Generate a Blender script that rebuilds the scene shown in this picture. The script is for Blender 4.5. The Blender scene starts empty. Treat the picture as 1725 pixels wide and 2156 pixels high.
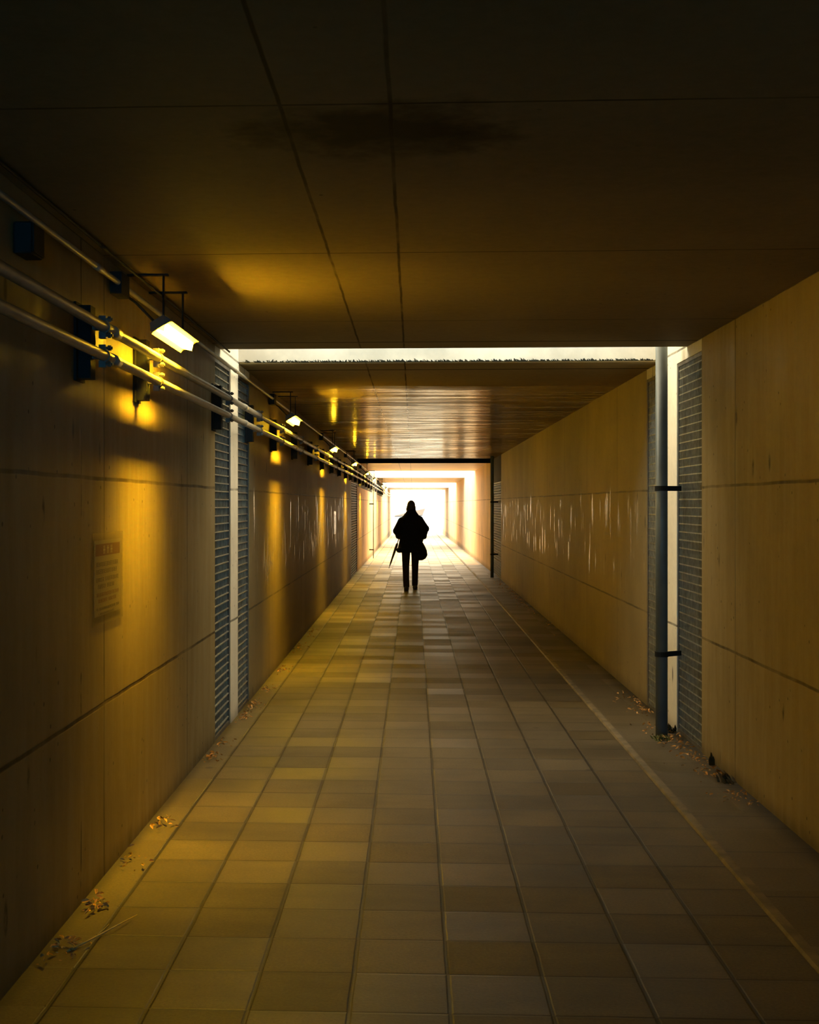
import bpy, bmesh, math, random
from mathutils import Vector, Matrix
R = random.Random(7)
C = bpy.context.scene.collection
PI = math.pi

# ------------------------------------------------------------------ layout
XL, XR, HC, CAMH = -1.245, 1.74, 2.50, 1.50
def fz(y):                       # the passage falls gently beyond 24 m
    return 0.0 if y < 24 else -0.0045 * (y - 24)
def cz(y):                       # soffit height
    if y < 8.2: return HC
    if y < 26: return HC - 0.0016 * (y - 8.2)
    return 2.4715 - 0.0052 * (y - 26)

# ------------------------------------------------------------------ tagging
def tag(o, label=None, cat=None, group=None, kind=None):
    if label: o['label'] = label
    if cat: o['category'] = cat
    if group: o['group'] = group
    if kind: o['kind'] = kind
    return o

def empty(name, loc=(0, 0, 0), rz=0.0):
    o = bpy.data.objects.new(name, None)
    o.location = loc; o.rotation_euler = (0, 0, rz)
    o.empty_display_size = 0.05
    C.objects.link(o)
    return o

def link(name, me, mat, parent=None):
    o = bpy.data.objects.new(name, me)
    if mat is not None:
        me.materials.clear()
        for m in (mat if isinstance(mat, (list, tuple)) else [mat]): me.materials.append(m)
    C.objects.link(o)
    if parent is not None: o.parent = parent
    return o

def obj(name, bm, mat, parent=None, smooth=False):
    me = bpy.data.meshes.new(name)
    bmesh.ops.recalc_face_normals(bm, faces=bm.faces)
    bm.to_mesh(me); bm.free()
    if smooth:
        for p in me.polygons: p.use_smooth = True
    return link(name, me, mat, parent)

def dup(root, loc=None, label=None, group=None):
    r = root.copy(); C.objects.link(r)
    if loc is not None: r.location = loc
    if label: r['label'] = label
    if group: r['group'] = group
    for ch in list(root.children):
        c = ch.copy(); C.objects.link(c); c.parent = r
        for g in list(ch.children):
            d = g.copy(); C.objects.link(d); d.parent = c
    return r

# ------------------------------------------------------------------ mesh helpers
def box(bm, x0, x1, y0, y1, z0, z1):
    v = [bm.verts.new((x, y, z)) for x in (x0, x1) for y in (y0, y1) for z in (z0, z1)]
    for f in ((0,1,3,2),(4,6,7,5),(0,4,5,1),(2,3,7,6),(0,2,6,4),(1,5,7,3)):
        bm.faces.new([v[i] for i in f])
    return v

def bar(bm, a, b, w, h, up=(0, 0, 1)):
    a, b = Vector(a), Vector(b); d = (b - a).normalized()
    s = d.cross(Vector(up))
    if s.length < 1e-5: s = Vector((1, 0, 0))
    s.normalize(); u = s.cross(d)
    vs = []
    for p in (a, b):
        for i, j in ((-1,-1),(1,-1),(1,1),(-1,1)):
            vs.append(bm.verts.new(p + s*i*w/2 + u*j*h/2))
    for f in ((0,1,2,3),(7,6,5,4),(0,4,5,1),(1,5,6,2),(2,6,7,3),(3,7,4,0)):
        bm.faces.new([vs[i] for i in f])

def tube(bm, pts, rad, seg=14, caps=True, sx=1.0):
    pts = [Vector(p) for p in pts]
    if not isinstance(rad, (list, tuple)): rad = [rad]*len(pts)
    rings = []; prev = None
    for i, p in enumerate(pts):
        d = (pts[min(i+1, len(pts)-1)] - pts[max(i-1, 0)]).normalized()
        if prev is None:
            ref = Vector((0,0,1)) if abs(d.z) < .9 else Vector((1,0,0))
            s = d.cross(ref).normalized()
        else:
            s = (prev - d*prev.dot(d)).normalized()
        prev = s; u = d.cross(s)
        rings.append([bm.verts.new(p + (s*math.cos(2*PI*k/seg)*sx + u*math.sin(2*PI*k/seg))*rad[i]) for k in range(seg)])
    for a, b in zip(rings, rings[1:]):
        for k in range(seg):
            bm.faces.new((a[k], a[(k+1)%seg], b[(k+1)%seg], b[k]))
    if caps:
        bm.faces.new(rings[0][::-1]); bm.faces.new(rings[-1])

def loft(bm, rows, seg=28, pw=2.0):
    """rows: (z, cx, cy, rx, ry) superellipse rings"""
    rings = []
    for (z, cx, cy, rx, ry) in rows:
        ring = []
        for k in range(seg):
            a = 2*PI*k/seg; c, s = math.cos(a), math.sin(a)
            ring.append(bm.verts.new((cx + rx*math.copysign(abs(c)**(2/pw), c), cy + ry*math.copysign(abs(s)**(2/pw), s), z)))
        rings.append(ring)
    for a, b in zip(rings, rings[1:]):
        for k in range(seg):
            bm.faces.new((a[k], a[(k+1)%seg], b[(k+1)%seg], b[k]))
    bm.faces.new(rings[0][::-1]); bm.faces.new(rings[-1])

def ball(bm, c, r, seg=16):
    r = (r, r, r) if not isinstance(r, (list, tuple)) else r
    M = Matrix.Translation(c) @ Matrix.Diagonal((r[0], r[1], r[2], 1))
    bmesh.ops.create_uvsphere(bm, u_segments=seg, v_segments=seg//2+2, radius=1, matrix=M)

def capsule(bm, pts, rad):
    tube(bm, pts, rad, seg=14)
    rr = rad if isinstance(rad, (list, tuple)) else [rad]*len(pts)
    for p, r in zip(pts, rr): ball(bm, p, r*0.995, 12)

def fuse(name, bm, mat, parent, voxel=.012, smooth=6):
    """one continuous surface out of overlapping volumes"""
    me = bpy.data.meshes.new(name); bmesh.ops.recalc_face_normals(bm, faces=bm.faces)
    bm.to_mesh(me); bm.free()
    t = bpy.data.objects.new('tmp', me); C.objects.link(t)
    m = t.modifiers.new('r', 'REMESH'); m.mode = 'VOXEL'; m.voxel_size = voxel; m.use_smooth_shade = True
    s = t.modifiers.new('s', 'SMOOTH'); s.factor = .5; s.iterations = smooth
    dg = bpy.context.evaluated_depsgraph_get()
    out = bpy.data.meshes.new_from_object(t.evaluated_get(dg))
    bpy.data.objects.remove(t)
    out.name = name
    for p in out.polygons: p.use_smooth = True
    return link(name, out, mat, parent)

def bevel(o, w=.004, seg=2):
    m = o.modifiers.new('bevel', 'BEVEL'); m.width = w; m.segments = seg; m.limit_method = 'ANGLE'
    return o

# ------------------------------------------------------------------ node helper
class NT:
    def __init__(s, name):
        s.m = bpy.data.materials.new(name); s.m.use_nodes = True
        s.t = s.m.node_tree; s.b = s.t.nodes['Principled BSDF']
        s.pos = s.n('ShaderNodeNewGeometry').outputs['Position']
        sp = s.n('ShaderNodeSeparateXYZ'); s.l(s.pos, sp.inputs[0])
        s.x, s.y, s.z = sp.outputs
    def n(s, k): return s.t.nodes.new(k)
    def l(s, a, b): s.t.links.new(a, b)
    def put(s, v, sock):
        if hasattr(v, 'is_linked') or hasattr(v, 'links'): s.l(v, sock)
        else: sock.default_value = v
    def math(s, op, a, b=0.0, c=None):
        n = s.n('ShaderNodeMath'); n.operation = op
        s.put(a, n.inputs[0]); s.put(b, n.inputs[1])
        if c is not None: s.put(c, n.inputs[2])
        return n.outputs[0]
    def rng(s, v, a, b, c, d, smooth=True):
        n = s.n('ShaderNodeMapRange'); n.interpolation_type = 'SMOOTHSTEP' if smooth else 'LINEAR'
        s.put(v, n.inputs[0])
        for i, q in enumerate((a, b, c, d)): s.put(q, n.inputs[i+1])
        return n.outputs[0]
    def scaled(s, sx, sy, sz, off=(0,0,0)):
        n = s.n('ShaderNodeMapping'); s.l(s.pos, n.inputs[0])
        n.inputs['Scale'].default_value = (sx, sy, sz); n.inputs['Location'].default_value = off
        return n.outputs[0]
    def noise(s, vec=None, scale=1.0, detail=4, rough=.55):
        n = s.n('ShaderNodeTexNoise'); s.l(vec if vec is not None else s.pos, n.inputs['Vector'])
        n.inputs['Scale'].default_value = scale; n.inputs['Detail'].default_value = detail
        n.inputs['Roughness'].default_value = rough
        return n.outputs['Fac']
    def voro(s, vec=None, scale=1.0):
        n = s.n('ShaderNodeTexVoronoi'); s.l(vec if vec is not None else s.pos, n.inputs['Vector'])
        n.inputs['Scale'].default_value = scale
        return n.outputs['Distance']
    def white(s, a, b):
        c = s.n('ShaderNodeCombineXYZ'); s.put(a, c.inputs[0]); s.put(b, c.inputs[1])
        w = s.n('ShaderNodeTexWhiteNoise'); w.noise_dimensions = '3D'; s.l(c.outputs[0], w.inputs['Vector'])
        return w.outputs['Value']
    def line(s, v, v0, P, w):
        a = s.math('DIVIDE', s.math('SUBTRACT', v, v0), P)
        a = s.math('FRACT', s.math('ADD', a, 100.5))
        a = s.math('MULTIPLY', s.math('ABSOLUTE', s.math('SUBTRACT', a, .5)), P)
        return s.rng(a, w*.35, w, 1, 0)
    def one(s, v, v0, w):
        return s.rng(s.math('ABSOLUTE', s.math('SUBTRACT', v, v0)), w*.35, w, 1, 0)
    def mul(s, col, fac):
        n = s.n('ShaderNodeVectorMath'); n.operation = 'SCALE'
        if isinstance(col, tuple): n.inputs[0].default_value = col[:3]
        else: s.l(col, n.inputs[0])
        s.put(fac, n.inputs['Scale']); return n.outputs[0]
    def mix(s, f, a, b):
        n = s.n('ShaderNodeMix'); n.data_type = 'RGBA'
        s.put(f, n.inputs[0])
        for v, i in ((a, 6), (b, 7)):
            if isinstance(v, tuple): n.inputs[i].default_value = (*v[:3], 1)
            else: s.l(v, n.inputs[i])
        return n.outputs[2]
    def col(s, c):
        if isinstance(c, tuple): s.b.inputs['Base Color'].default_value = (*c[:3], 1)
        else: s.l(c, s.b.inputs['Base Color'])
    def bump(s, h, strength, dist=.01):
        n = s.n('ShaderNodeBump'); n.inputs['Strength'].default_value = strength; n.inputs['Distance'].default_value = dist
        s.l(h, n.inputs['Height']); s.l(n.outputs[0], s.b.inputs['Normal'])
    def set(s, **k):
        for a, v in k.items():
            s.put(v, s.b.inputs[a.replace('_', ' ')])

CONC, DAYLIT = (.31, .24, .115), (.72, .53, .33)  # second tone: far-bay daylight painted into the concrete colour
def wall_mat(name, y0, rough=(.45, .7), glossy=False, base=None):
    base = base or CONC
    t = NT(name)
    blot = t.noise(scale=.9, detail=5)
    fine = t.noise(scale=22, detail=6, rough=.7)
    streak = t.noise(t.scaled(3, 3, .45), 1.6, 2, .5)
    jit = t.math('MULTIPLY', t.math('SUBTRACT', t.noise(scale=3, detail=2), .5), .012)
    broken = t.rng(t.noise(t.scaled(1, 1, 1, (4, 2, 9)), 1.7, 3), .32, .58, .4, 1)
    lz = t.line(t.math('ADD', t.z, jit), .695, .905, .011)
    ly = t.line(t.math('ADD', t.y, jit), y0, 1.8, .010)
    ly2 = t.math('MULTIPLY', t.one(t.math('ADD', t.y, t.math('MULTIPLY', jit, 2.5)), 4.50, .010), t.rng(t.noise(scale=4.5), .48, .56, 0, 1))
    j = t.math('MULTIPLY', t.math('MAXIMUM', t.math('MAXIMUM', lz, ly), ly2), broken)
    spots = t.rng(t.voro(t.scaled(1, 4.2, 1.5, (0, .6, .3)), 1.05), .04, .11, 1, 0)
    spots = t.math('MULTIPLY', spots, t.rng(t.noise(t.scaled(1, 3, 3), 2.0), .40, .55, 0, .75))
    pits = t.math('MULTIPLY', t.rng(t.voro(None, 13), .07, .13, 1, 0), t.rng(t.noise(scale=2.3), .46, .56, 0, .6))
    f = t.math('ADD', t.rng(blot, .3, .7, .80, 1.08), t.rng(fine, .3, .7, -.035, .035))
    f = t.math('MULTIPLY', f, t.rng(streak, .3, .7, .955 if glossy else .975, 1.02))
    f = t.math('MULTIPLY', f, t.math('SUBTRACT', 1, t.math('MULTIPLY', j, .72)))
    f = t.math('MULTIPLY', f, t.math('SUBTRACT', 1, t.math('MAXIMUM', spots, pits)))
    foot = t.rng(t.math('ADD', t.z, t.math('MULTIPLY', t.noise(scale=6), .10)), .03, .16, .55, 1)   # splash dirt on the foot of the wall
    f = t.math('MULTIPLY', f, foot)
    t.col(t.mul(base, f))
    if not glossy: t.b.inputs['Specular IOR Level'].default_value = .12
    rv = t.noise(t.scaled(1, 5, .7), 2.4, 4, .6)
    if glossy:                                            # coating polished at shoulder height
        rv = t.math('MULTIPLY', rv, t.math('MULTIPLY', t.rng(t.z, .6, 1.0, .80, 1), t.rng(t.z, 1.45, 1.75, 1, .80)))
    t.set(Roughness=t.rng(rv, .54 if glossy else .3, .68 if glossy else .7, rough[0], rough[1]))
    h = t.math('SUBTRACT', t.math('ADD', t.math('MULTIPLY', fine, .16), t.math('MULTIPLY', t.noise(t.scaled(1, 6, 1.2), 2.5, 3), .8 if glossy else .04)), t.math('MULTIPLY', j, .6))
    t.bump(h, .10 if glossy else .25, .008)
    return t.m

def ceil_mat(name, glossy, base=None, matt=False):
    base = base or CONC
    t = NT(name)
    blot = t.noise(scale=.8, detail=5)
    fine = t.noise(scale=20, detail=6, rough=.7)
    jit = t.math('MULTIPLY', t.math('SUBTRACT', t.noise(scale=3, detail=2), .5), .010)
    ly = t.line(t.math('ADD', t.y, jit), 10.24 if glossy else 3.03, 1.8, .008)
    lx = t.math('MAXIMUM', t.one(t.math('ADD', t.x, jit), -.335, .008), t.one(t.math('ADD', t.x, jit), -.058, .008))
    lg = t.math('MAXIMUM', t.one(t.y, 7.50, .02), t.one(t.y, 9.03, .03))
    j = t.math('MAXIMUM', t.math('MULTIPLY', t.math('MAXIMUM', ly, lx), t.rng(t.noise(scale=2.2), .3, .6, .35, 1)), lg)
    # damp blotch in front of the first joint
    dx = t.math('DIVIDE', t.math('ADD', t.x, .06), .42); dy = t.math('DIVIDE', t.math('SUBTRACT', t.y, 3.24), .26)
    d = t.math('SQRT', t.math('ADD', t.math('MULTIPLY', dx, dx), t.math('MULTIPLY', dy, dy)))
    d = t.math('ADD', d, t.math('MULTIPLY', t.math('SUBTRACT', t.noise(scale=5, detail=5), .5), 1.6))
    stain = t.rng(d, .35, 1.05, .75, 0)
    pits = t.math('MULTIPLY', t.rng(t.voro(None, 7), .03, .07, 1, 0), t.rng(t.noise(scale=2.3), .45, .6, 0, .6))
    f = t.math('ADD', t.rng(blot, .3, .7, .82, 1.06), t.rng(fine, .3, .7, -.06, .06))
    f = t.math('MULTIPLY', f, t.math('SUBTRACT', 1, t.math('MULTIPLY', j, .75)))
    f = t.math('MULTIPLY', f, t.math('SUBTRACT', 1, t.math('MAXIMUM', stain, pits)))
    t.col(t.mul(base, f))
    rip = t.noise(t.scaled(1.1, 4.5, 1), 1.25, 5, .62)
    if matt:
        t.set(Roughness=.42)
    elif glossy:
        t.set(Roughness=t.rng(t.noise(t.scaled(1.2, 4.0, 1, (3, 1, 0)), 1.6, 4), .35, .65, .07, .22))
        t.b.inputs['Specular IOR Level'].default_value = .45 if not matt else .3
        t.bump(t.math('SUBTRACT', t.math('ADD', rip, t.math('MULTIPLY', fine, .03)), t.math('MULTIPLY', j, .05)), .15, .010)
        if not matt:                                          # sealed film from the second panel on, patchy and worn in bands
            band = t.noise(t.scaled(.5, 5.5, 1, (1, 7, 0)), 1.3, 5, .65)
            film = t.math('MULTIPLY', t.rng(band, .40, .62, .12, .75), t.rng(t.math('ADD', t.y, t.math('MULTIPLY', blot, .5)), 10.45, 10.75, 0, 1))
            b2 = t.n('ShaderNodeBsdfDiffuse'); t.l(t.b.inputs['Base Color'].links[0].from_socket, b2.inputs['Color'])
            ms = t.n('ShaderNodeMixShader'); t.l(film, ms.inputs[0]); t.l(b2.outputs[0], ms.inputs[1]); t.l(t.b.outputs[0], ms.inputs[2])
            out = [n for n in t.t.nodes if n.type == 'OUTPUT_MATERIAL'][0]; t.l(ms.outputs[0], out.inputs['Surface'])
    else:
        t.set(Roughness=.75); t.b.inputs['Specular IOR Level'].default_value = .05
        t.bump(t.math('SUBTRACT', t.math('MULTIPLY', fine, .3), t.math('MULTIPLY', j, .1)), .2, .008)
    return t.m

def floor_mat(name, k):
    t = NT(name)
    X0, Y0, P = .111, 3.574, .30
    jit = t.math('MULTIPLY', t.math('SUBTRACT', t.noise(scale=5, detail=2), .5), .006)
    xs = t.math('ADD', t.x, jit); ys = t.math('ADD', t.y, jit)
    tile = t.math('MULTIPLY', t.rng(t.x, -1.103, -1.101, 0, 1), t.rng(t.x, 1.290, 1.292, 1, 0))
    slab = t.rng(t.x, 1.345, 1.347, 0, 1)
    lx = t.line(xs, X0, P, .0100); ly = t.line(ys, Y0, P, .0075)
    ls = t.line(ys, 5.30, .60, .010)
    ix = t.math('FLOOR', t.math('DIVIDE', t.math('SUBTRACT', t.x, X0), P))
    iy = t.math('FLOOR', t.math('DIVIDE', t.math('SUBTRACT', t.y, Y0), P))
    w = t.white(ix, iy)
    w2 = t.white(t.math('ADD', ix, 31.0), iy)
    blot = t.noise(t.scaled(1.2, .8, 1), 1.6, 5, .6)
    grit = t.noise(scale=90, detail=4, rough=.8)
    dirt = t.noise(t.scaled(.7, 1.6, 1, (7, 3, 0)), 1.3, 5, .65)
    ft = t.math('MULTIPLY', t.rng(w, 0, 1, .74, 1.12, False), t.rng(blot, .3, .7, .78, 1.1))
    ft = t.math('MULTIPLY', ft, t.rng(dirt, .42, .66, 1.0, .62))
    edge = t.math('MAXIMUM', t.line(xs, X0, P, .035), t.line(ys, Y0, P, .035))
    ft = t.math('MULTIPLY', ft, t.math('SUBTRACT', 1, t.math('MULTIPLY', edge, .14)))
    jt = t.math('MULTIPLY', t.math('MAXIMUM', t.math('MULTIPLY', lx, .85), t.math('MULTIPLY', ly, t.rng(t.noise(scale=2.5), .35, .6, .4, .8))), tile)
    ft = t.math('MULTIPLY', ft, t.math('SUBTRACT', 1, jt))
    fs = t.math('MULTIPLY', t.rng(blot, .3, .7, .75, 1.05), t.math('SUBTRACT', 1, t.math('MULTIPLY', t.math('MULTIPLY', ls, slab), .6)))
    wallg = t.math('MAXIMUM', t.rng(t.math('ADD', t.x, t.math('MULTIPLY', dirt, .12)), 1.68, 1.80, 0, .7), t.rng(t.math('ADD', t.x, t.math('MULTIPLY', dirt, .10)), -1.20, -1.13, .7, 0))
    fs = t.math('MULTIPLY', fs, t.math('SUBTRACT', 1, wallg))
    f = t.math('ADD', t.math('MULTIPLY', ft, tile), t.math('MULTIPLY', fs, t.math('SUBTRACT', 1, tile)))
    f = t.math('MULTIPLY', f, t.rng(grit, .3, .7, .72, 1.24))
    spot = t.math('MULTIPLY', t.rng(t.voro(t.scaled(1, 1, 0), 1.35), .02, .045, 1, 0), .6)
    f = t.math('MULTIPLY', f, t.math('SUBTRACT', 1, spot))
    base = t.mul(t.mix(tile, (.104, .082, .048), (.104, .081, .046)), k)
    t.col(t.mul(base, f))
    t.set(Roughness=t.rng(w2, 0, 1, .42, .62, False))
    h = t.math('ADD', t.math('MULTIPLY', grit, .25), t.math('ADD', t.math('MULTIPLY', w2, .25), t.math('MULTIPLY', jt, -1.0)))
    t.bump(h, .35, .008)
    return t.m

def plain(name, c, rough=.5, metal=0.0, var=.15, scale=9.0, spec=None, bump=0.0):
    t = NT(name)
    f = t.rng(t.noise(scale=scale, detail=5), .3, .7, 1-var, 1+var)
    t.col(t.mul(c, f)); t.set(Roughness=rough, Metallic=metal)
    if spec is not None: t.b.inputs['Specular IOR Level'].default_value = spec
    if bump: t.bump(t.noise(scale=scale*5, detail=4), bump, .01)
    return t.m

def emit(name, c, s):
    t = NT(name); t.col((.8, .7, .5))
    t.b.inputs['Emission Color'].default_value = (*c, 1); t.b.inputs['Emission Strength'].default_value = s
    return t.m

LAMP_C, LAMP_E = (1.0, .555, .016), 155.0
LAMP_P = 19.0
SKY_E = 10.0
M = {}
M['wallA'] = wall_mat('wall concrete near', 4.84)
M['wallB'] = wall_mat('wall concrete sealed', 10.44, (.62, .16), True)
M['ceilA'] = ceil_mat('soffit concrete near', False, (.265, .21, .105))
M['ceilB'] = ceil_mat('soffit concrete sealed', True, (.38, .30, .145))
M['wallC'] = wall_mat('wall concrete daylit', 10.44, (.7, .4), True, DAYLIT)  # same concrete, colour lightened to stand for daylight in the far bays
M['ceilC'] = ceil_mat('soffit concrete daylit', True, (.86, .66, .43), True)  # far soffit colour raised the same way for daylight
M['pier'] = wall_mat('daylit pier concrete', 8.9, (.6, .8), False, (.86, .82, .69))  # pier and head concrete whitened in colour for daylight from the gap
M['edge'] = plain('daylit weathered slab edge', (.62, .52, .37), .8, var=.18, scale=3, bump=.1)  # slab edge tone with daylight from the roof gap mixed in
M['floor'] = floor_mat('paving tiles', 1.0)
M['floorC'] = floor_mat('daylit paving tiles', 6.5)  # far tiles brightened in colour for daylight in the open bays
M['curb'] = plain('edging stone', (.15, .12, .075), .6, var=.35, bump=.2)
M['dark'] = plain('dark steel', (.014, .016, .016), .75, var=.2, spec=.15)
M['rubble'] = plain('dark rubble fill', (.03, .034, .028), .9, var=.5, scale=14, bump=.5)
M['galv'] = plain('galvanised wire', (.34, .33, .25), .45, .4, var=.3, scale=20)
M['pipe'] = plain('grey conduit paint', (.31, .30, .25), .40, .1, var=.2, scale=6)
M['drain'] = plain('dark drain pipe plastic', (.10, .125, .125), .45, var=.2, scale=5)
M['bracket'] = plain('bracket steel', (.11, .10, .085), .5, .2, var=.3, scale=30)
M['housing'] = plain('lamp housing enamel', (.10, .085, .06), .5, var=.1, spec=.2)
M['enamel'] = plain('white reflector enamel', (.70, .66, .56), .5, var=.05)
M['lamp'] = emit('lamp diffuser glow', LAMP_C, LAMP_E*1.7)
M['lampside'] = emit('lamp side lens glow', LAMP_C, LAMP_E*1.12)
M['box'] = plain('junction box plastic', (.014, .015, .014), .7, var=.15, spec=.2)
M['leaf'] = plain('dry leaves', (.46, .26, .09), .8, var=.6, scale=25)
M['weed'] = plain('weed green', (.10, .11, .03), .8, var=.4, scale=30)
M['moss'] = plain('moss', (.022, .020, .007), .95, var=.5, scale=40)
M['debris'] = plain('withered weed', (.085, .060, .028), .9, var=.5, scale=40)
M['twig'] = plain('straw', (.42, .33, .16), .7, var=.2)
M['coat'] = plain('black wool coat', (.012, .012, .013), .9, var=.3, scale=30, spec=.15)
M['trousers'] = plain('dark trousers', (.030, .022, .020), .9, var=.2, scale=30, spec=.15)
M['shoe'] = plain('black leather shoe', (.012, .013, .017), .5, var=.2)
M['hair'] = plain('dark hair', (.035, .024, .014), .55, var=.4, scale=40)
M['skin'] = plain('skin', (.48, .29, .19), .55, var=.06)
M['eye'] = plain('eye', (.03, .02, .015), .2, var=.02)
M['bag'] = plain('black bag cloth', (.012, .012, .013), .8, var=.3, scale=20, spec=.15)
M['umb'] = plain('dark umbrella cloth', (.05, .035, .025), .7, var=.2)
M['umbh'] = plain('umbrella wood', (.10, .06, .03), .5, var=.2)
M['paper'] = plain('notice paper', (.34, .275, .165), .6, var=.06)
M['red'] = plain('red print', (.13, .012, .010), .6, var=.1)
M['black'] = plain('black print', (.03, .03, .035), .6, var=.1)
M['paint'] = plain('pale house wall', (.75, .70, .62), .8, var=.05)
M['roof'] = plain('brown roof tile', (.075, .05, .035), .9, var=.2)
M['ground'] = plain('pale outdoor paving', (.45, .42, .36), .9, var=.2)

t = NT('clear laminate')
t.col((.30, .25, .15)); t.set(Roughness=.08)
t.b.inputs['Alpha'].default_value = .26
M['lam'] = t.m

# ------------------------------------------------------------------ setting
YB, YE = -9.0, 72.0
def strip_ys(a, b, step=4.0):
    ys = [a]
    while ys[-1] + step < b: ys.append(ys[-1] + step)
    ys.append(b); return ys

def prism(bm, ys, prof):
    """prof(y) -> closed list of (x,z); extruded along y"""
    rings = [[bm.verts.new((x, y, z)) for x, z in prof(y)] for y in ys]
    n = len(rings[0])
    for a, b in zip(rings, rings[1:]):
        for k in range(n): bm.faces.new((a[k], a[(k+1)%n], b[(k+1)%n], b[k]))
    bm.faces.new(rings[0]); bm.faces.new(rings[-1][::-1])

bm = bmesh.new()
FL = lambda y: [(-1.7, fz(y)), (2.2, fz(y)), (2.2, fz(y)-.3), (-1.7, fz(y)-.3)]
prism(bm, strip_ys(YB, 30.57), FL)
tag(obj('floor', bm, M['floor']), kind='structure')
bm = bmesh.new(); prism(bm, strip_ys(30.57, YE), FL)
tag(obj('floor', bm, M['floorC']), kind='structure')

bm = bmesh.new()                                             # long raised edging beside the tiles
prism(bm, strip_ys(YB, YE), lambda y: [(1.292, fz(y)-.02), (1.292, fz(y)+.004), (1.298, fz(y)+.014), (1.335, fz(y)+.014), (1.342, fz(y)+.004), (1.342, fz(y)-.02)])
tag(obj('trim_1', bm, M['curb']), kind='structure')

def wall_piece(side, y0, y1, z0, z1, mat, name=None, fall=False):
    x0, x1 = (XL-.32, XL) if side == 'left' else (XR, XR+.32)
    bm = bmesh.new()
    prism(bm, strip_ys(y0, y1), lambda y: [(x0, (fz(y)-.02 if z0 is None else z0)), (x1, (fz(y)-.02 if z0 is None else z0)), (x1, z1+(fz(y) if fall else 0)), (x0, z1+(fz(y) if fall else 0))])
    return tag(obj(name or 'wall_'+side, bm, mat), kind='structure')

TOP = 3.25
L1, LP0, LP1, L2 = 7.58, 8.24, 8.58, 9.18      # left: wall end, pier, next wall
R1, RP0, RP1, R2 = 7.40, 8.09, 8.52, 9.12
MT = 2.425                                      # head of the mesh openings
G2L, G2R, G3 = 24.4, 24.1, 27.0                 # second mesh bay
MT2 = 1.95
for side, a, p0, p1, b, g2 in (('left', L1, LP0, LP1, L2, G2L), ('right', R1, RP0, RP1, R2, G2R)):
    wall_piece(side, YB, a, None, TOP, M['wallA'])
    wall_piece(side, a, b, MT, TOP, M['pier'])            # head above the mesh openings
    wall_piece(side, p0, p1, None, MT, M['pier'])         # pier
    wall_piece(side, b, g2, None, TOP, M['wallB'])
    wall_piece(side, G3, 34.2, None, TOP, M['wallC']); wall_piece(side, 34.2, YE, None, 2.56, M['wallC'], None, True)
    # dark fill at the back of the mesh openings, and the steel sheet above the far ones
    sx = -1 if side == 'left' else 1
    X = XL if side == 'left' else XR
    bm = bmesh.new()
    xa, xb = sorted((X+sx*.14, X+sx*.32))
    for q0, q1 in ((a, p0), (p1, b)): box(bm, xa, xb, q0, q1, -.02, MT)
    box(bm, xa, xb, g2, G3, -.05, MT2)
    tag(obj('trim_2' if side == 'left' else 'trim_3', bm, M['rubble']), kind='structure')
    bm = bmesh.new()
    xa, xb = sorted((X-sx*.004, X+sx*.32))
    box(bm, xa, xb, g2, G3, MT2, TOP)
    tag(obj('trim_4' if side == 'left' else 'trim_5', bm, M['dark']), kind='structure')

S1, S2, S3a, S3b = 7.80, 8.62, 26.0, 27.2
def slab(y0, y1, mat, th=None):
    bm = bmesh.new()
    prism(bm, strip_ys(y0, y1, 3.0), lambda y: [(XL-.32, cz(y)), (XR+.32, cz(y)), (XR+.32, TOP-.1 if th is None else cz(y)+th), (XL-.32, TOP-.1 if th is None else cz(y)+th)])
    return tag(obj('ceiling', bm, mat), kind='structure')
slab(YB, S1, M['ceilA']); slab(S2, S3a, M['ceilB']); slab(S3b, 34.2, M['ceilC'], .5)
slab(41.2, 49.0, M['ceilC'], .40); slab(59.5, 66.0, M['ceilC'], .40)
bm = bmesh.new(); box(bm, XL, XR, S2-.012, S2, HC+.012, TOP-.1); tag(obj('trim_7', bm, M['edge']), kind='structure')   # added facing, daylight on the slab edge put into its colour
bm = bmesh.new(); box(bm, XL, XR, S3a, S3b, cz(26.5)+.05, TOP-.1); box(bm, XL+.002, XR-.002, 27.05, S3b, cz(27.2)-.055, cz(27.2)+.06)
tag(obj('trim_6', bm, M['dark']), kind='structure')            # dark joint filler and lintel across the soffit
# ground beyond the far end and above the passage
bm = bmesh.new(); box(bm, -40, 40, YE, 200, -.60, fz(YE))
tag(obj('ground', bm, M['ground']), kind='structure')

# ------------------------------------------------------------------ mesh panels in the side openings
def mesh_panel(side, y0, y1, z1, label):
    X = (XL - .015) if side == 'left' else (XR + .015)
    z0 = fz(y0)
    r = empty('mesh_panel', (X, y0, z0))
    tag(r, label, 'mesh panel', 'wire mesh panels closing the side openings')
    W, H = y1 - y0, z1 - z0
    fr = bmesh.new()
    for q in (.012, W-.012): box(fr, -.010, .010, q-.012, q+.012, 0, H)
    for q in (.012, H-.012): box(fr, -.0099, .0099, .024, W-.024, q-.012, q+.012)
    obj('frame', fr, M['bracket'], r)
    g = bmesh.new()
    n = int(H/.052)
    for i in range(1, n): box(g, -.006, .006, .02, W-.02, H*i/n-.0035, H*i/n+.0035)
    m = int(W/.018)
    for i in range(1, m): box(g, -.006, -.003, W*i/m-.0014, W*i/m+.0014, .02, H-.02)
    obj('wire_grid', g, M['galv'], r)
    return r
mesh_panel('left', L1, LP0, MT, 'wire mesh panel in left wall opening on the near side of the bright pier')
mesh_panel('left', LP1, L2, MT, 'wire mesh panel in left wall opening on the far side of the bright pier')
mesh_panel('right', R1, RP0, MT, 'wide wire mesh panel in right wall opening, right of the dark drain pipe')
mesh_panel('right', RP1, R2, MT, 'wire mesh panel half hidden behind the near dark drain pipe, left of it')
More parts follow.
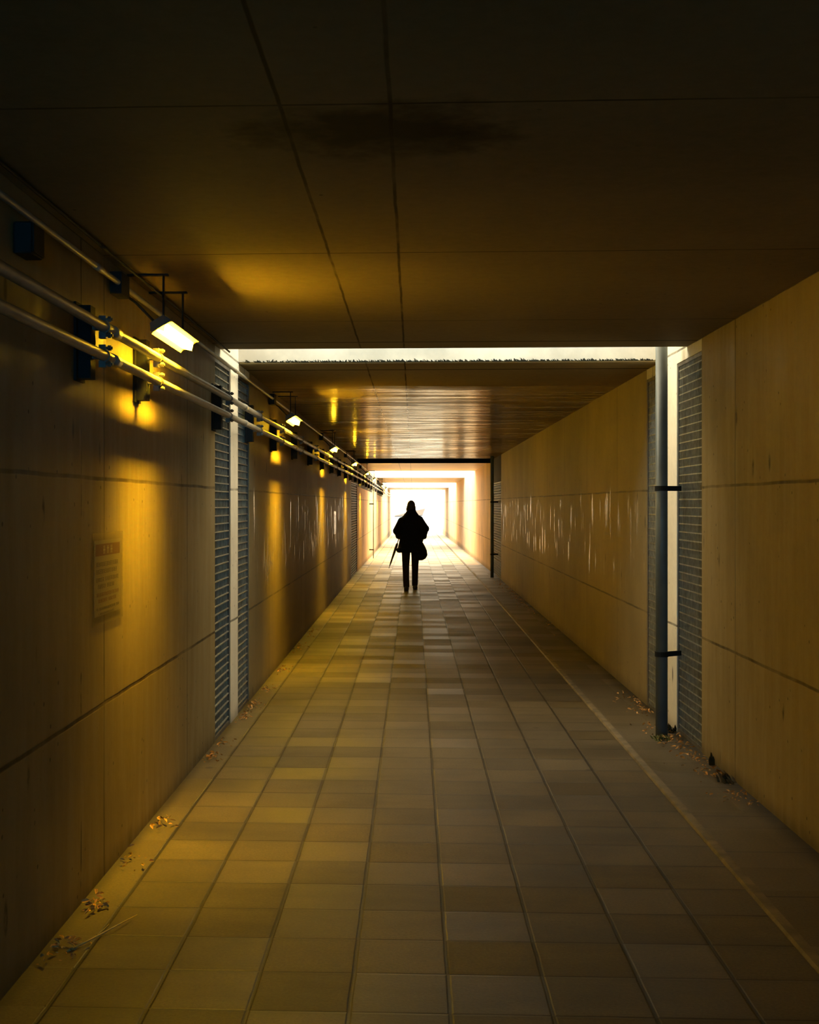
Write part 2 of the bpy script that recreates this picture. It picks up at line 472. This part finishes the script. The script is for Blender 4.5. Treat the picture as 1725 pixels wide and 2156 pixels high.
mesh_panel('left', G2L, G3, MT2, 'far wire mesh panel on the left, glinting beyond the row of orange wall patches')
mesh_panel('right', G2R, G3, MT2, 'far wire mesh panel on the right beside the second drain pipe')

# ------------------------------------------------------------------ drain pipes
def drain(x, y, r, ztop, dirx, bz, label, wallx):
    e = empty('drain_pipe', (x, y, fz(y)))
    tag(e, label, 'drain pipe')
    z0 = 0; b = bmesh.new(); tube(b, [(0, 0, z0), (0, 0, ztop-fz(y))], r, 20)
    obj('pipe', b, M['drain'], e, True)
    for z in bz:
        z -= fz(y); c = bmesh.new()
        tube(c, [(0, 0, z-.016), (0, 0, z+.016)], r*1.13, 20)
        bar(c, (dirx*r, 0, z), (wallx-x, .06, z), .014, .032)
        obj('bracket', c, M['dark'], e)
    return e
drain(1.605, 7.92, .0385, 2.62, 1, (1.60, .53), 'thick dark vertical drain pipe beside the bright right pier', XR)
drain(1.615, 24.9, .034, 2.5, 1, (1.54, .47), 'far dark drain pipe on the right beside the second mesh panel', XR)
drain(-1.125, 34.4, .013, 1.95, -1, (1.50, .20), 'thin black pipe against the bright left wall far ahead', XL)

# ------------------------------------------------------------------ service pipes on the left wall
XP, ZU, ZL = -1.144, CAMH+.656, CAMH+.549
def zoff(y): return 0 if y < 26 else -.0050*(y-26)
def run(name, x, z, r, y0, y1, label, cat, mat=M['pipe']):
    ys = strip_ys(y0, y1, 2.0); b = bmesh.new()
    tube(b, [(x, y, z+zoff(y)) for y in ys], r, 14)
    k = math.ceil(y0/3.6)*3.6+1.0
    e = obj(name, b, mat, None, True); tag(e, label, cat)
    while k < y1-1:
        c = bmesh.new(); tube(c, [(x, k-.05, z+zoff(k)), (x, k+.05, z+zoff(k))], r*1.18, 14); k += 3.6
        obj('coupling', c, mat, e, True)
    return e
run('wall_pipe', XP, ZU, .0195, -8.9, 62, 'upper of the two parallel grey pipes along the left wall', 'pipe')
run('wall_pipe', XP, ZL, .0195, -8.9, 62, 'lower of the two parallel grey pipes along the left wall', 'pipe')
run('conduit', -1.205, CAMH+.905, .0115, -8.9, 62, 'thin conduit feeding the lamps high on the left wall', 'conduit')
run('cable', -1.185, HC-.018, .006, -8.9, 7.79, 'thin cable along the ceiling edge above the nearest lamp', 'cable', M['box'])

def support(name='pipe_support'):
    e = empty(name, (XL, 0, ZL))
    b = bmesh.new(); box(b, 0, .010, -.060, .060, -.095, .195); obj('back_plate', bevel_bm(b), M['dark'], e)
    b = bmesh.new(); box(b, .008, .056, -.034, .034, -.085, .185); obj('channel', b, M['dark'], e)
    for z in (0, ZU-ZL):
        c = bmesh.new()
        px = XP-XL
        tube(c, [(px, -.016, z), (px, .016, z)], .0235, 16)
        box(c, .05, px, -.014, .014, z-.010, z+.010)
        cl = obj('clamp', c, M['bracket'], e)
        for s in (-1, 1):
            d = bmesh.new()
            tube(d, [(px-.02, 0, z+s*.030), (px+.030, 0, z+s*.030)], .0055, 8)
            tube(d, [(px+.012, 0, z+s*.030), (px+.024, 0, z+s*.030)], .011, 6)
            box(d, px-.02, px+.006, -.013, .013, z+s*.030-.012, z+s*.030+.012)
            obj('bolt', d, M['bracket'], cl)
    return e
def bevel_bm(b): return b
sup = [4.46, 5.40, 7.50, 9.0, 10.55, 12.4, 14.3, 16.2, 18.1, 20.0, 21.9, 23.6, 25.5, 27.5, 29.4, 31.3, 33.2, 35.3, 37.4, 39.5, 42, 44, 46, 48]
names = {0: 'dark pipe support bracket nearest the viewer, left of the lit bracket',
         1: 'orange lit pipe support bracket just below the nearest lamp',
         2: 'dark pipe support bracket beside the first mesh panel on the left',
         3: 'dark pipe support bracket just beyond the first left opening',
         4: 'lit pipe support bracket just below the second lamp'}
s0 = support()
for i, y in enumerate(sup):
    o = s0 if i == 0 else dup(s0)
    o.location = (XL+(.0075 if 27.3 < y < 36.5 or 41.9 < y < 48.9 else 0), y, ZL+zoff(y))
    tag(o, names.get(i, 'small pipe support bracket in the receding row beyond the second lamp'), 'bracket', 'pipe support brackets along the left wall')

# ------------------------------------------------------------------ lamps
def make_lamp():
    e = empty('wall_lamp', (0, 0, 0))
    LEN = .65
    # cross section in x,z relative to lamp origin at P1 (lower left edge of the face)
    P1, P2 = Vector((-1.112, CAMH+.734)), Vector((-1.034, CAMH+.780))
    d = (P2-P1).normalized(); n = Vector((d.y, -d.x))          # n points down and right
    def pt(a, b): v = P1 + d*a + n*b; return (v.x, v.y)
    w = (P2-P1).length
    h = bmesh.new()
    prof = [pt(0, -.003), pt(-.004, -.006), pt(.012, -.036), pt(w-.012, -.036), pt(w+.004, -.006), pt(w, -.003), pt(w-.016, -.008), pt(.014, -.008)]
    prism(h, [-LEN/2, LEN/2], lambda y: prof)
    for s in (-1, 1):
        prism(h, [s*LEN/2-.006, s*LEN/2+.006], lambda y: [pt(-.003, .003), pt(.011, -.036), pt(w-.011, -.036), pt(w+.003, .003)])
    obj('housing', h, M['housing'], e)
    # opal diffuser: flat base turned to the floor, low dimmer lens turned to the passage
    a0, a1 = pt(.016, .000), pt(w-.018, .000)
    low = (a0[0]+.040, a0[1]-.009)
    f = bmesh.new(); prism(f, [-LEN/2+.012, LEN/2-.012], lambda y: [a0, low, (low[0], low[1]+.003), (a0[0]+.004, a0[1]+.006)])
    obj('diffuser', f, M['lamp'], e)
    f = bmesh.new(); prism(f, [-LEN/2+.012, LEN/2-.012], lambda y: [(low[0]-.006, low[1]+.0035), (low[0], low[1]+.0035), a1, (a1[0]-.008, a1[1]-.002)])
    obj('side_lens', f, M['lampside'], e)
    L = bpy.data.lights.new('tube_light', 'AREA'); L.shape = 'RECTANGLE'; L.size = .036; L.size_y = LEN-.06
    L.color = LAMP_C; L.energy = LAMP_P; L.spread = math.radians(70)
    lo = bpy.data.objects.new('tube_light', L); C.objects.link(lo); lo.parent = e
    lo.location = ((a0[0]+low[0])/2, 0, low[1]-.003); lo.rotation_euler = (0, math.radians(11), 0)
    for u0, u1, nm in ((-.006, .015, 'reflector'), (w-.017, w+.006, 'reflector')):
        lo_, hi_ = (.0075, -.002) if u0 < 0 else (-.002, .0075)
        f = bmesh.new(); prism(f, [-LEN/2, LEN/2], lambda y: [pt(u0, lo_), pt(u1, hi_), pt(u1, hi_-.002), pt(u0, lo_-.002)])
        obj(nm, f, M['enamel'], e)
    q = pt(w*.6, -.036)
    for y in (-.22, .22):
        a = bmesh.new()
        bar(a, (q[0], y, q[1]-.003), (q[0], y, HC-.004), .006, .022, (0, 1, 0))
        box(a, XL+.002, q[0]+.02, y-.012, y+.012, HC-.009, HC-.001)
        obj('mounting_arm', a, M['dark'], e)
    g = bmesh.new(); box(g, XL+.0072, XL+.055, -LEN/2-.22, -LEN/2-.08, CAMH+.86, CAMH+.95)
    obj('driver_box', g, M['box'], e)
    k = bmesh.new(); tube(k, [(XL+.04, -LEN/2-.10, CAMH+.875), (-1.17, -LEN/2-.05, CAMH+.85), (pt(.03, -.03)[0], -LEN/2+.01, pt(.03, -.03)[1])], .006, 8)
    obj('cable', k, M['box'], e)
    return e
lamps = [5.45, 10.92, 16.5, 22.3, 28.5, 33.8, 42.6, 48.2]
words = ['nearest glowing wall lamp, largest of the row', 'second nearest glowing lamp, just past the first left opening', 'third glowing lamp along the left wall',
         'fourth glowing lamp, just before the dark lintel', 'fifth glowing lamp, just beyond the dark lintel', 'sixth glowing lamp, at the end of the dark pipe cluster',
         'seventh, tiny glowing lamp in the bright far bays', 'farthest, tiniest glowing lamp of the row']
l0 = make_lamp()
for i, y in enumerate(lamps):
    o = l0 if i == 0 else dup(l0)
    o.location = (0, y, cz(y)-HC)
    tag(o, words[i], 'lamp', 'fluorescent lamps along the left wall')

def jbox(y, label):
    e = empty('junction_box', (XL, y, CAMH+.78)); tag(e, label, 'junction box')
    b = bmesh.new(); box(b, .001, .06, -.06, .06, 0, .10); bevel(obj('body', b, M['box'], e), .006)
    b = bmesh.new(); box(b, .060, .066, -.055, .055, .005, .095); bevel(obj('lid', b, M['box'], e), .003)
jbox(3.78, 'small dark junction box on the wall at the left edge of the picture')

e = empty('cover_plate', (XL, 27.3, CAMH+.40)); tag(e, 'long dark steel sheet behind the pipes on the left wall, beyond the dark lintel', 'cover plate', 'steel cover plates at the pipe run')
def cover(y0, y1, x0, x1, z0, z1, nm):
    b = bmesh.new(); prism(b, [y0-27.3, y1-27.3], lambda y: [(x0, z0+zoff(y+27.3)), (x1, z0+zoff(y+27.3)), (x1, z1+zoff(y+27.3)), (x0, z1+zoff(y+27.3))])
    obj(nm, b, M['dark'], e)
cover(27.3, 36.55, .001, .007, 0, .485, 'sheet')
e = empty('cover_plate', (XL, 27.3, CAMH+.40)); tag(e, 'short dark steel sheet behind the far end of the pipes, beside the farthest lamps', 'cover plate', 'steel cover plates at the pipe run')
cover(42.0, 48.8, .001, .007, 0, .48, 'sheet')

# ------------------------------------------------------------------ laminated notices
def notice(y, label):
    e = empty('notice_sign', (XL+.002, y, 1.205)); tag(e, label, 'sign')
    def quad(b, y0, y1, z0, z1, x=0.0, th=.001): box(b, x, x+th, y0, y1, z0, z1)
    b = bmesh.new(); quad(b, -.21, .21, -.15, .15, 0, .0015); obj('paper', b, M['paper'], e)
    b = bmesh.new(); quad(b, -.195, .195, .088, .135, .0016, .0004); obj('header_band', b, M['red'], e)
    rr = random.Random(3)
    def glyph(b, y0, z0, s):
        for k in range(3):
            zz = z0 + s*(.12+.34*k+rr.uniform(-.05, .05)); quad(b, y0+s*rr.uniform(.05, .2), y0+s*rr.uniform(.75, .95), zz, zz+s*.12, .0017, .0004)
        for k in range(2):
            yy = y0 + s*rr.uniform(.12, .75); quad(b, yy, yy+s*.13, z0+s*rr.uniform(0, .2), z0+s*rr.uniform(.8, 1), .0017, .0004)
    h = bmesh.new()
    for k in range(3):                                     # pale characters in the red band
        y0 = -.075+k*.058
        for q in range(2): quad(h, y0+q*.016, y0+q*.016+.006, .095, .128, .0021, .0004)
        quad(h, y0-.004, y0+.028, .108+.006*(k % 2), .113+.006*(k % 2), .0021, .0004)
    obj('header_lettering', h, M['paper'], e)
    bk, rd = bmesh.new(), bmesh.new()
    for z, s, y0, y1, b in ((.055, .022, -.185, .185, bk), (.026, .022, -.185, .165, bk), (-.006, .020, -.185, .18, bk), (-.033, .020, -.16, .12, bk),
                            (-.066, .018, -.18, .185, rd), (-.090, .018, -.155, .15, rd), (-.122, .013, -.18, .185, bk), (-.142, .010, -.15, .10, bk)):
        y = y0
        while y < y1-s:
            if rr.random() > .06: glyph(b, y, z-s*.5, s*.92)
            y += s
    obj('black_lettering', bk, M['black'], e); obj('red_lettering', rd, M['red'], e)
    b = bmesh.new(); quad(b, -.245, .245, -.185, .180, .0024, .0006)
    obj('laminate', b, M['lam'], e)
    return e
notice(4.89, 'laminated notice with red header taped to the near left wall')
notice(19.25, 'far laminated notice glaring white on the left wall')

# ------------------------------------------------------------------ leaves, weeds, twig
def leaf_bm(b, c, s, rr):
    a = rr.uniform(0, 2*PI); M4 = Matrix.Translation(c) @ Matrix.Rotation(a, 4, 'Z') @ Matrix.Rotation(rr.uniform(-.9, .9), 4, 'X') @ Matrix.Rotation(rr.uniform(-.7, .7), 4, 'Y')
    cu = rr.uniform(.1, .5)*s
    P = [(-1, 0, 0), (-.45, .42, cu/s), (.35, .36, cu/s), (1, 0, 0), (.35, -.36, cu/s*.7), (-.45, -.42, cu/s*.7), (-.1, 0, -.05)]
    v = [b.verts.new(M4 @ Vector((x*s, y*s, z*s))) for x, y, z in P]
    for i in range(6): b.faces.new((v[i], v[(i+1) % 6], v[6]))
def litter(name, side, label):
    rr = random.Random(11 if side == 'left' else 12); b = bmesh.new()
    cl = [(4.0, 40, .07), (4.45, 34, .05), (5.0, 16, .06), (5.6, 18, .06), (7.05, 34, .07), (7.5, 20, .08), (8.45, 46, .10), (8.9, 50, .10), (9.7, 26, .10), (10.8, 26, .12), (12.5, 30, .2), (14, 26, .3)] if side == 'left' else \
         [(6.2, 34, .12), (6.8, 40, .10), (7.2, 46, .09), (7.6, 60, .12), (8.1, 60, .14), (8.8, 50, .14), (9.4, 30, .2), (19, 60, 1.0), (22, 70, 1.2), (15, 30, .8)]
    for y, n, sp in cl:
        for _ in range(n):
            d = abs(rr.gauss(0, .05 if side == 'left' else .085)); s = rr.uniform(.006, .018)
            yy = y + rr.gauss(0, sp)
            x = XL+.035+d if side == 'left' else XR-.035-d
            if side == 'right' and (x-1.605)**2+(yy-7.92)**2 < .06**2: continue
            leaf_bm(b, (x, yy, s*.75+rr.uniform(0, .02)), s, rr)
    o = obj(name, b, M['leaf']); tag(o, label, 'leaves', kind='stuff')
litter('leaf_litter', 'left', 'dry brown leaves scattered along the foot of the left wall')
litter('leaf_litter', 'right', 'dry brown leaves gathered along the foot of the right wall')

def weed(x, y, h, n, sp, label, mat, lean=.5):
    rr = random.Random(int(x*100+y*37)); e = empty('weed', (x, y, fz(y))); tag(e, label, 'weed')
    b = bmesh.new()
    for _ in range(n):
        a = rr.uniform(0, 2*PI); r = rr.uniform(0, sp); hh = h*rr.uniform(.5, 1)
        bx, by = r*math.cos(a), r*math.sin(a); lx, ly = -abs(rr.gauss(0, lean))*hh*.5, rr.gauss(0, lean)*hh
        w = .004+hh*.05
        v = [b.verts.new(p) for p in ((bx-w, by, 0), (bx+w, by, 0), (bx+lx*.5+w, by+ly*.5, hh*.6), (bx+lx, by+ly, hh), (bx+lx*.5-w, by+ly*.5, hh*.6))]
        b.faces.new(v)
    obj('blades', b, mat, e)
    s = bmesh.new(); tube(s, [(0, 0, 0), (0, 0, .02)], [sp*.6, .004], 8); obj('root_clump', s, M['moss'], e)
weed(1.715, 7.05, .085, 9, .012, 'single dark upright sprig at the foot of the right wall, nearest the viewer', M['moss'], .12)
weed(1.695, 6.62, .06, 22, .06, 'low brown clump on the floor by the right wall in front of the sprig', M['debris'], .8)
weed(1.57, 7.78, .035, 40, .06, 'yellow green tuft at the base of the near drain pipe', M['weed'], 1.0)
weed(1.675, 8.05, .06, 26, .05, 'dark weeds at the foot of the right pier behind the drain pipe', M['moss'], .7)

b = bmesh.new()
tube(b, [(-1.155, 4.0, .006), (-1.10, 4.10, .012), (-1.045, 4.22, .016), (-1.00, 4.36, .010)], [.0028, .003, .0025, .0015], 8)
tube(b, [(-1.09, 4.12, .012), (-1.07, 4.23, .02)], [.002, .001], 6)
tag(obj('twig', b, M['twig'], None, True), 'pale thin straw twig lying on the floor at the lower left', 'twig')

# moss fringe on the lit edge of the second slab
b = bmesh.new(); rr = random.Random(5)
for _ in range(520):
    x = rr.uniform(XL+.05, XR-.05); h = abs(rr.gauss(0, .0055))+.002; y = S2-.0125-rr.uniform(0, .003); z = HC+.013
    w = rr.uniform(.003, .010); dx = rr.gauss(-.01, .01)
    v = [b.verts.new(p) for p in ((x-w, y, z-.006), (x+w, y, z-.006), (x+w*.3+dx, y-.004, z+h), (x-w*.3+dx, y-.004, z+h))]
    b.faces.new(v)
tag(obj('moss_fringe', b, M['moss']), 'ragged dark moss along the bright edge of the second roof slab', 'moss', kind='stuff')

# ------------------------------------------------------------------ the walking person
PX, PY = -.035, 21.1
person = empty('person', (PX, PY, 0))
tag(person, 'person seen from behind walking away in a dark coat and trousers', 'person')
hipL, hipR = (-.085, -.01, .80), (.075, .02, .80)
kneeL, kneeR = (-.090, -.03, .43), (.070, .13, .44)
ankL, ankR = (-.078, -.19, .085), (.068, .15, .09)
shL, shR = (-.155, 0, 1.190), (.136, 0, 1.215)
elL, elR = (-.250, -.075, 1.03), (.250, -.075, 1.07)
wrL, wrR = (-.218, .115, .935), (.222, .125, .93)

def hand(b, w, d, side, curl):
    """palm and five curled fingers from the wrist w along d"""
    w, d = Vector(w), Vector(d).normalized(); s = Vector((0, 0, 1)).cross(d).normalized()*side; dn = Vector((0, 0, -1))
    pc = w + d*.045
    for q in (-.022, -.007, .008, .022): capsule(b, [w+d*.012+s*q*.6, w+d*.075+s*q], [.013, .012])
    for i, (q, L) in enumerate(((-.028, .052), (-.010, .066), (.009, .072), (.027, .064))):
        k = w + d*.078 + s*q
        a = k + (d*.7+dn*.7).normalized()*L*.45; c = a + (dn*.9-d*.45).normalized()*L*.35; e = c + (-d*.95+dn*.15).normalized()*L*.28
        capsule(b, [k, a, c, e], [.0098, .0092, .0084, .0074])
    t0 = w + d*.030 + s*.022; t1 = t0 + (d*.5+s*.75+dn*.3).normalized()*.034; t2 = t1 + (d*.6-s*.1+dn*.75).normalized()*.030
    capsule(b, [t0, t1, t2], [.0125, .0105, .0085])

b = bmesh.new()
loft(b, [(.70, 0, 0, .12, .08), (.80, 0, 0, .145, .095), (.92, 0, 0, .125, .088), (1.05, 0, -.005, .13, .092), (1.18, 0, -.01, .145, .092), (1.26, 0, -.01, .12, .07), (1.30, 0, -.005, .06, .05)])
capsule(b, [(0, 0, 1.26), (0, .01, 1.33), (0, .018, 1.40)], [.055, .047, .050])
for sgn, hp, kn, an in ((-1, hipL, kneeL, ankL), (1, hipR, kneeR, ankR)):
    capsule(b, [hp, kn, an], [.075, .050, .034])
    capsule(b, [(an[0], an[1]-.02, .05), (an[0]+sgn*.006, an[1]+.09, .035), (an[0]+sgn*.010, an[1]+.15, .028)], [.034, .032, .024])
for sgn, sh, el, wr in ((-1, shL, elL, wrL), (1, shR, elR, wrR)):
    capsule(b, [(sh[0]*.7, 0, 1.20), sh, el, wr], [.055, .050, .038, .024])
    hand(b, wr, (-sgn*.25, .95, -.12), sgn, 1)
# head: cranium, face, jaw, nose, ears, brow, lips
HX = .002
ball(b, (HX, .005, 1.475), (.068, .083, .080)); ball(b, (HX, .030, 1.430), (.055, .062, .068)); ball(b, (HX, .055, 1.392), (.034, .034, .028))
capsule(b, [(HX, .090, 1.462), (HX, .108, 1.430)], [.008, .013]); ball(b, (HX, .086, 1.476), (.045, .014, .011))
ball(b, (HX, .083, 1.404), (.020, .012, .006)); ball(b, (HX, .081, 1.394), (.018, .011, .006))
for s in (-1, 1): ball(b, (HX+s*.069, .002, 1.446), (.010, .020, .030))
fuse('body', b, M['skin'], person, .0075, 3)
for s in (-1, 1):
    b = bmesh.new(); ball(b, (HX+s*.027, .083, 1.457), (.012, .009, .008), 12); obj('eye', b, M['eye'], person, True)

b = bmesh.new()                                             # short hair, fuller on the left where it hangs to the collar
ball(b, (HX, -.006, 1.486), (.071, .086, .079)); ball(b, (HX-.004, -.030, 1.440), (.072, .062, .075)); ball(b, (HX-.03, -.03, 1.392), (.052, .045, .045))
capsule(b, [(HX-.055, -.01, 1.46), (HX-.070, -.01, 1.40), (HX-.066, .0, 1.365)], [.024, .022, .012])
capsule(b, [(HX+.058, -.01, 1.46), (HX+.066, -.005, 1.43)], [.018, .010])
fuse('hair', b, M['hair'], person, .008, 3)

b = bmesh.new()                                             # coat with sleeves and a stand-up collar
loft(b, [(.655, -.015, .0, .232, .150), (.70, -.015, .0, .230, .150), (.80, -.005, 0, .212, .145), (.93, 0, 0, .190, .138), (1.05, 0, -.005, .185, .135), (1.15, 0, -.01, .188, .130),
         (1.22, .0, -.012, .185, .112), (1.27, .002, -.010, .160, .100), (1.32, .004, -.006, .122, .088), (1.38, .004, .0, .080, .078), (1.425, .006, .004, .066, .072)])
capsule(b, [(-.09, 0, 1.19), shL, elL, wrL], [.088, .084, .070, .048])
capsule(b, [(.09, 0, 1.205), shR, elR, wrR], [.088, .084, .070, .048])
ball(b, (-.20, -.085, .70), (.060, .06, .05)); ball(b, (.10, -.11, .69), (.08, .05, .05))
coat = fuse('coat', b, M['coat'], person, .011, 5)
for sgn, wr, el in ((-1, wrL, elL), (1, wrR, elR)):
    c = bmesh.new(); w, e2 = Vector(wr), Vector(el); d = (w-e2).normalized()
    tube(c, [w-d*.03, w+d*.012], [.053, .051], 18); obj('cuff', c, M['coat'], coat, True)
b = bmesh.new(); tube(b, [(.004, -.002, 1.36), (.006, 0, 1.40), (.006, .004, 1.435)], [.088, .080, .074], 22); obj('collar', b, M['coat'], coat, True)

b = bmesh.new()
loft(b, [(.70, 0, 0, .155, .105), (.80, 0, 0, .155, .108), (.90, 0, 0, .14, .10)])
capsule(b, [hipL, (-.088, -.02, .62), kneeL, (-.086, -.12, .22), (-.080, -.185, .085)], [.086, .075, .062, .056, .055])
capsule(b, [hipR, (.075, .08, .62), kneeR, (.068, .145, .24), (.066, .150, .095)], [.086, .075, .062, .056, .054])
fuse('trousers', b, M['trousers'], person, .010, 4)
for sgn, an in ((-1, ankL), (1, ankR)):
    b = bmesh.new()
    capsule(b, [(an[0], an[1]-.035, .043), (an[0]+sgn*.006, an[1]+.08, .036), (an[0]+sgn*.012, an[1]+.165, .028)], [.043, .042, .027]); capsule(b, [(an[0], an[1]-.01, .06), (an[0], an[1], .11)], [.042, .04])
    sh_ = fuse('shoe', b, M['shoe'], person, .007, 3)
    b = bmesh.new()
    loft(b, [(0.0, an[0]+sgn*.005, an[1]+.06, .040, .135), (.014, an[0]+sgn*.005, an[1]+.06, .041, .137)], 24, 2.4); obj('sole', b, M['shoe'], sh_)

# bag hanging from the right hand
bag = empty('shoulder_bag', (PX+.165, PY+.02, .52)); tag(bag, 'bulging black bag hanging at the right hip of the walking person', 'bag')
b = bmesh.new()
loft(b, [(.0, -.02, 0, .055, .05), (.03, -.005, 0, .095, .075), (.09, .01, 0, .112, .088), (.17, .008, 0, .104, .084), (.25, -.004, 0, .080, .065), (.31, -.012, 0, .055, .042)])
fuse('bag_body', b, M['bag'], bag, .010, 3)
b = bmesh.new(); tube(b, [(-.03, 0, .28), (-.005, .05, .36), (.040, .135, .395), (.050, .15, .37), (.025, .06, .30)], .009, 10); obj('strap', b, M['bag'], bag, True)

# furled umbrella held at the left side
u0, u1 = Vector((-.205, .215, .915)), Vector((-.383, -.10, .385))
umb = empty('umbrella', (PX+u1.x, PY+u1.y, u1.z)); tag(umb, 'furled umbrella slanting down from the left hand of the walking person', 'umbrella')
def U(t, dz=0): v = u0.lerp(u1, t)-u1; return (v.x, v.y, v.z+dz)
b = bmesh.new(); tube(b, [U(.18), U(.24), U(.5), U(.86), U(.93)], [.010, .022, .021, .012, .006], 12); obj('canopy', b, M['umb'], umb, True)
b = bmesh.new(); tube(b, [U(.12), U(1.0)], .0045, 8); obj('shaft', b, M['umbh'], umb, True)
b = bmesh.new(); tube(b, [U(.16), U(.02), U(-.05, .005), U(-.09, -.01), U(-.08, -.036), U(-.03, -.05)], .0085, 10); obj('handle', b, M['umbh'], umb, True)

# ------------------------------------------------------------------ the house beyond the end
h = empty('shed', (-.3, 118, -.6)); tag(h, 'small pale shed with a sloping brown roof, beyond the far end behind the walking person', 'shed')
b = bmesh.new(); box(b, -1.3, 1.3, .1, 3, 0, .9); obj('walls', b, M['paint'], h)
b = bmesh.new()
v = [b.verts.new(p) for p in ((-1.5, -.2, .92), (1.2, -.2, 1.02), (1.5, 2.8, 1.66), (-1.5, 2.8, .98), (-1.5, -.2, .84), (1.2, -.2, .94), (1.5, 2.8, 1.58), (-1.5, 2.8, .90))]
for f in ((0, 1, 2, 3), (7, 6, 5, 4), (0, 4, 5, 1), (1, 5, 6, 2), (2, 6, 7, 3), (3, 7, 4, 0)): b.faces.new([v[k] for k in f])
obj('roof', b, M['roof'], h)

# ------------------------------------------------------------------ sky
w = bpy.data.worlds.new('overcast sky'); bpy.context.scene.world = w; w.use_nodes = True
nt = w.node_tree; bg = nt.nodes['Background']
tc = nt.nodes.new('ShaderNodeTexCoord'); sx = nt.nodes.new('ShaderNodeSeparateXYZ'); nt.links.new(tc.outputs['Generated'], sx.inputs[0])
mr = nt.nodes.new('ShaderNodeMapRange'); mr.interpolation_type = 'SMOOTHSTEP'
nt.links.new(sx.outputs[1], mr.inputs[0]); mr.inputs[1].default_value = -.8; mr.inputs[2].default_value = -.25
mx = nt.nodes.new('ShaderNodeMix'); mx.data_type = 'RGBA'; nt.links.new(mr.outputs[0], mx.inputs[0])
mx.inputs[6].default_value = (.11, .60, 1.05, 1); mx.inputs[7].default_value = (1.0, .84, .56, 1)   # blue fill added behind the camera to tint the near shade, bright overcast ahead
nt.links.new(mx.outputs[2], bg.inputs[0]); bg.inputs[1].default_value = SKY_E

# ------------------------------------------------------------------ camera
sc = bpy.context.scene
cam = bpy.data.cameras.new('camera'); co = bpy.data.objects.new('camera', cam); C.objects.link(co)
F, W_, H_ = 2554.0, 1725.0, 2156.0
TH = .045
cam.sensor_fit = 'HORIZONTAL'; cam.sensor_width = 36.0; cam.lens = F/W_*36.0
VX, VY = 870.0, 1061.0
cxp = VX - F*math.tan(TH)
cam.shift_x = (W_/2-cxp)/W_; cam.shift_y = (VY-H_/2)/W_
co.location = (0, 0, CAMH); co.rotation_euler = (PI/2, 0, TH)
cam.clip_start = .05; cam.clip_end = 500
sc.camera = co
sc.view_settings.view_transform = 'Standard'; sc.view_settings.look = 'None'
sc.view_settings.gamma = 1.0; sc.view_settings.use_curve_mapping = False
sc.view_settings.exposure = 0.0
cy = sc.cycles
cy.use_denoising = True; cy.use_adaptive_sampling = True; cy.adaptive_threshold = .02
cy.max_bounces = 8; cy.diffuse_bounces = 5; cy.glossy_bounces = 4; cy.transparent_max_bounces = 8
cy.sample_clamp_indirect = 6.0
cy.caustics_reflective = False; cy.caustics_refractive = False
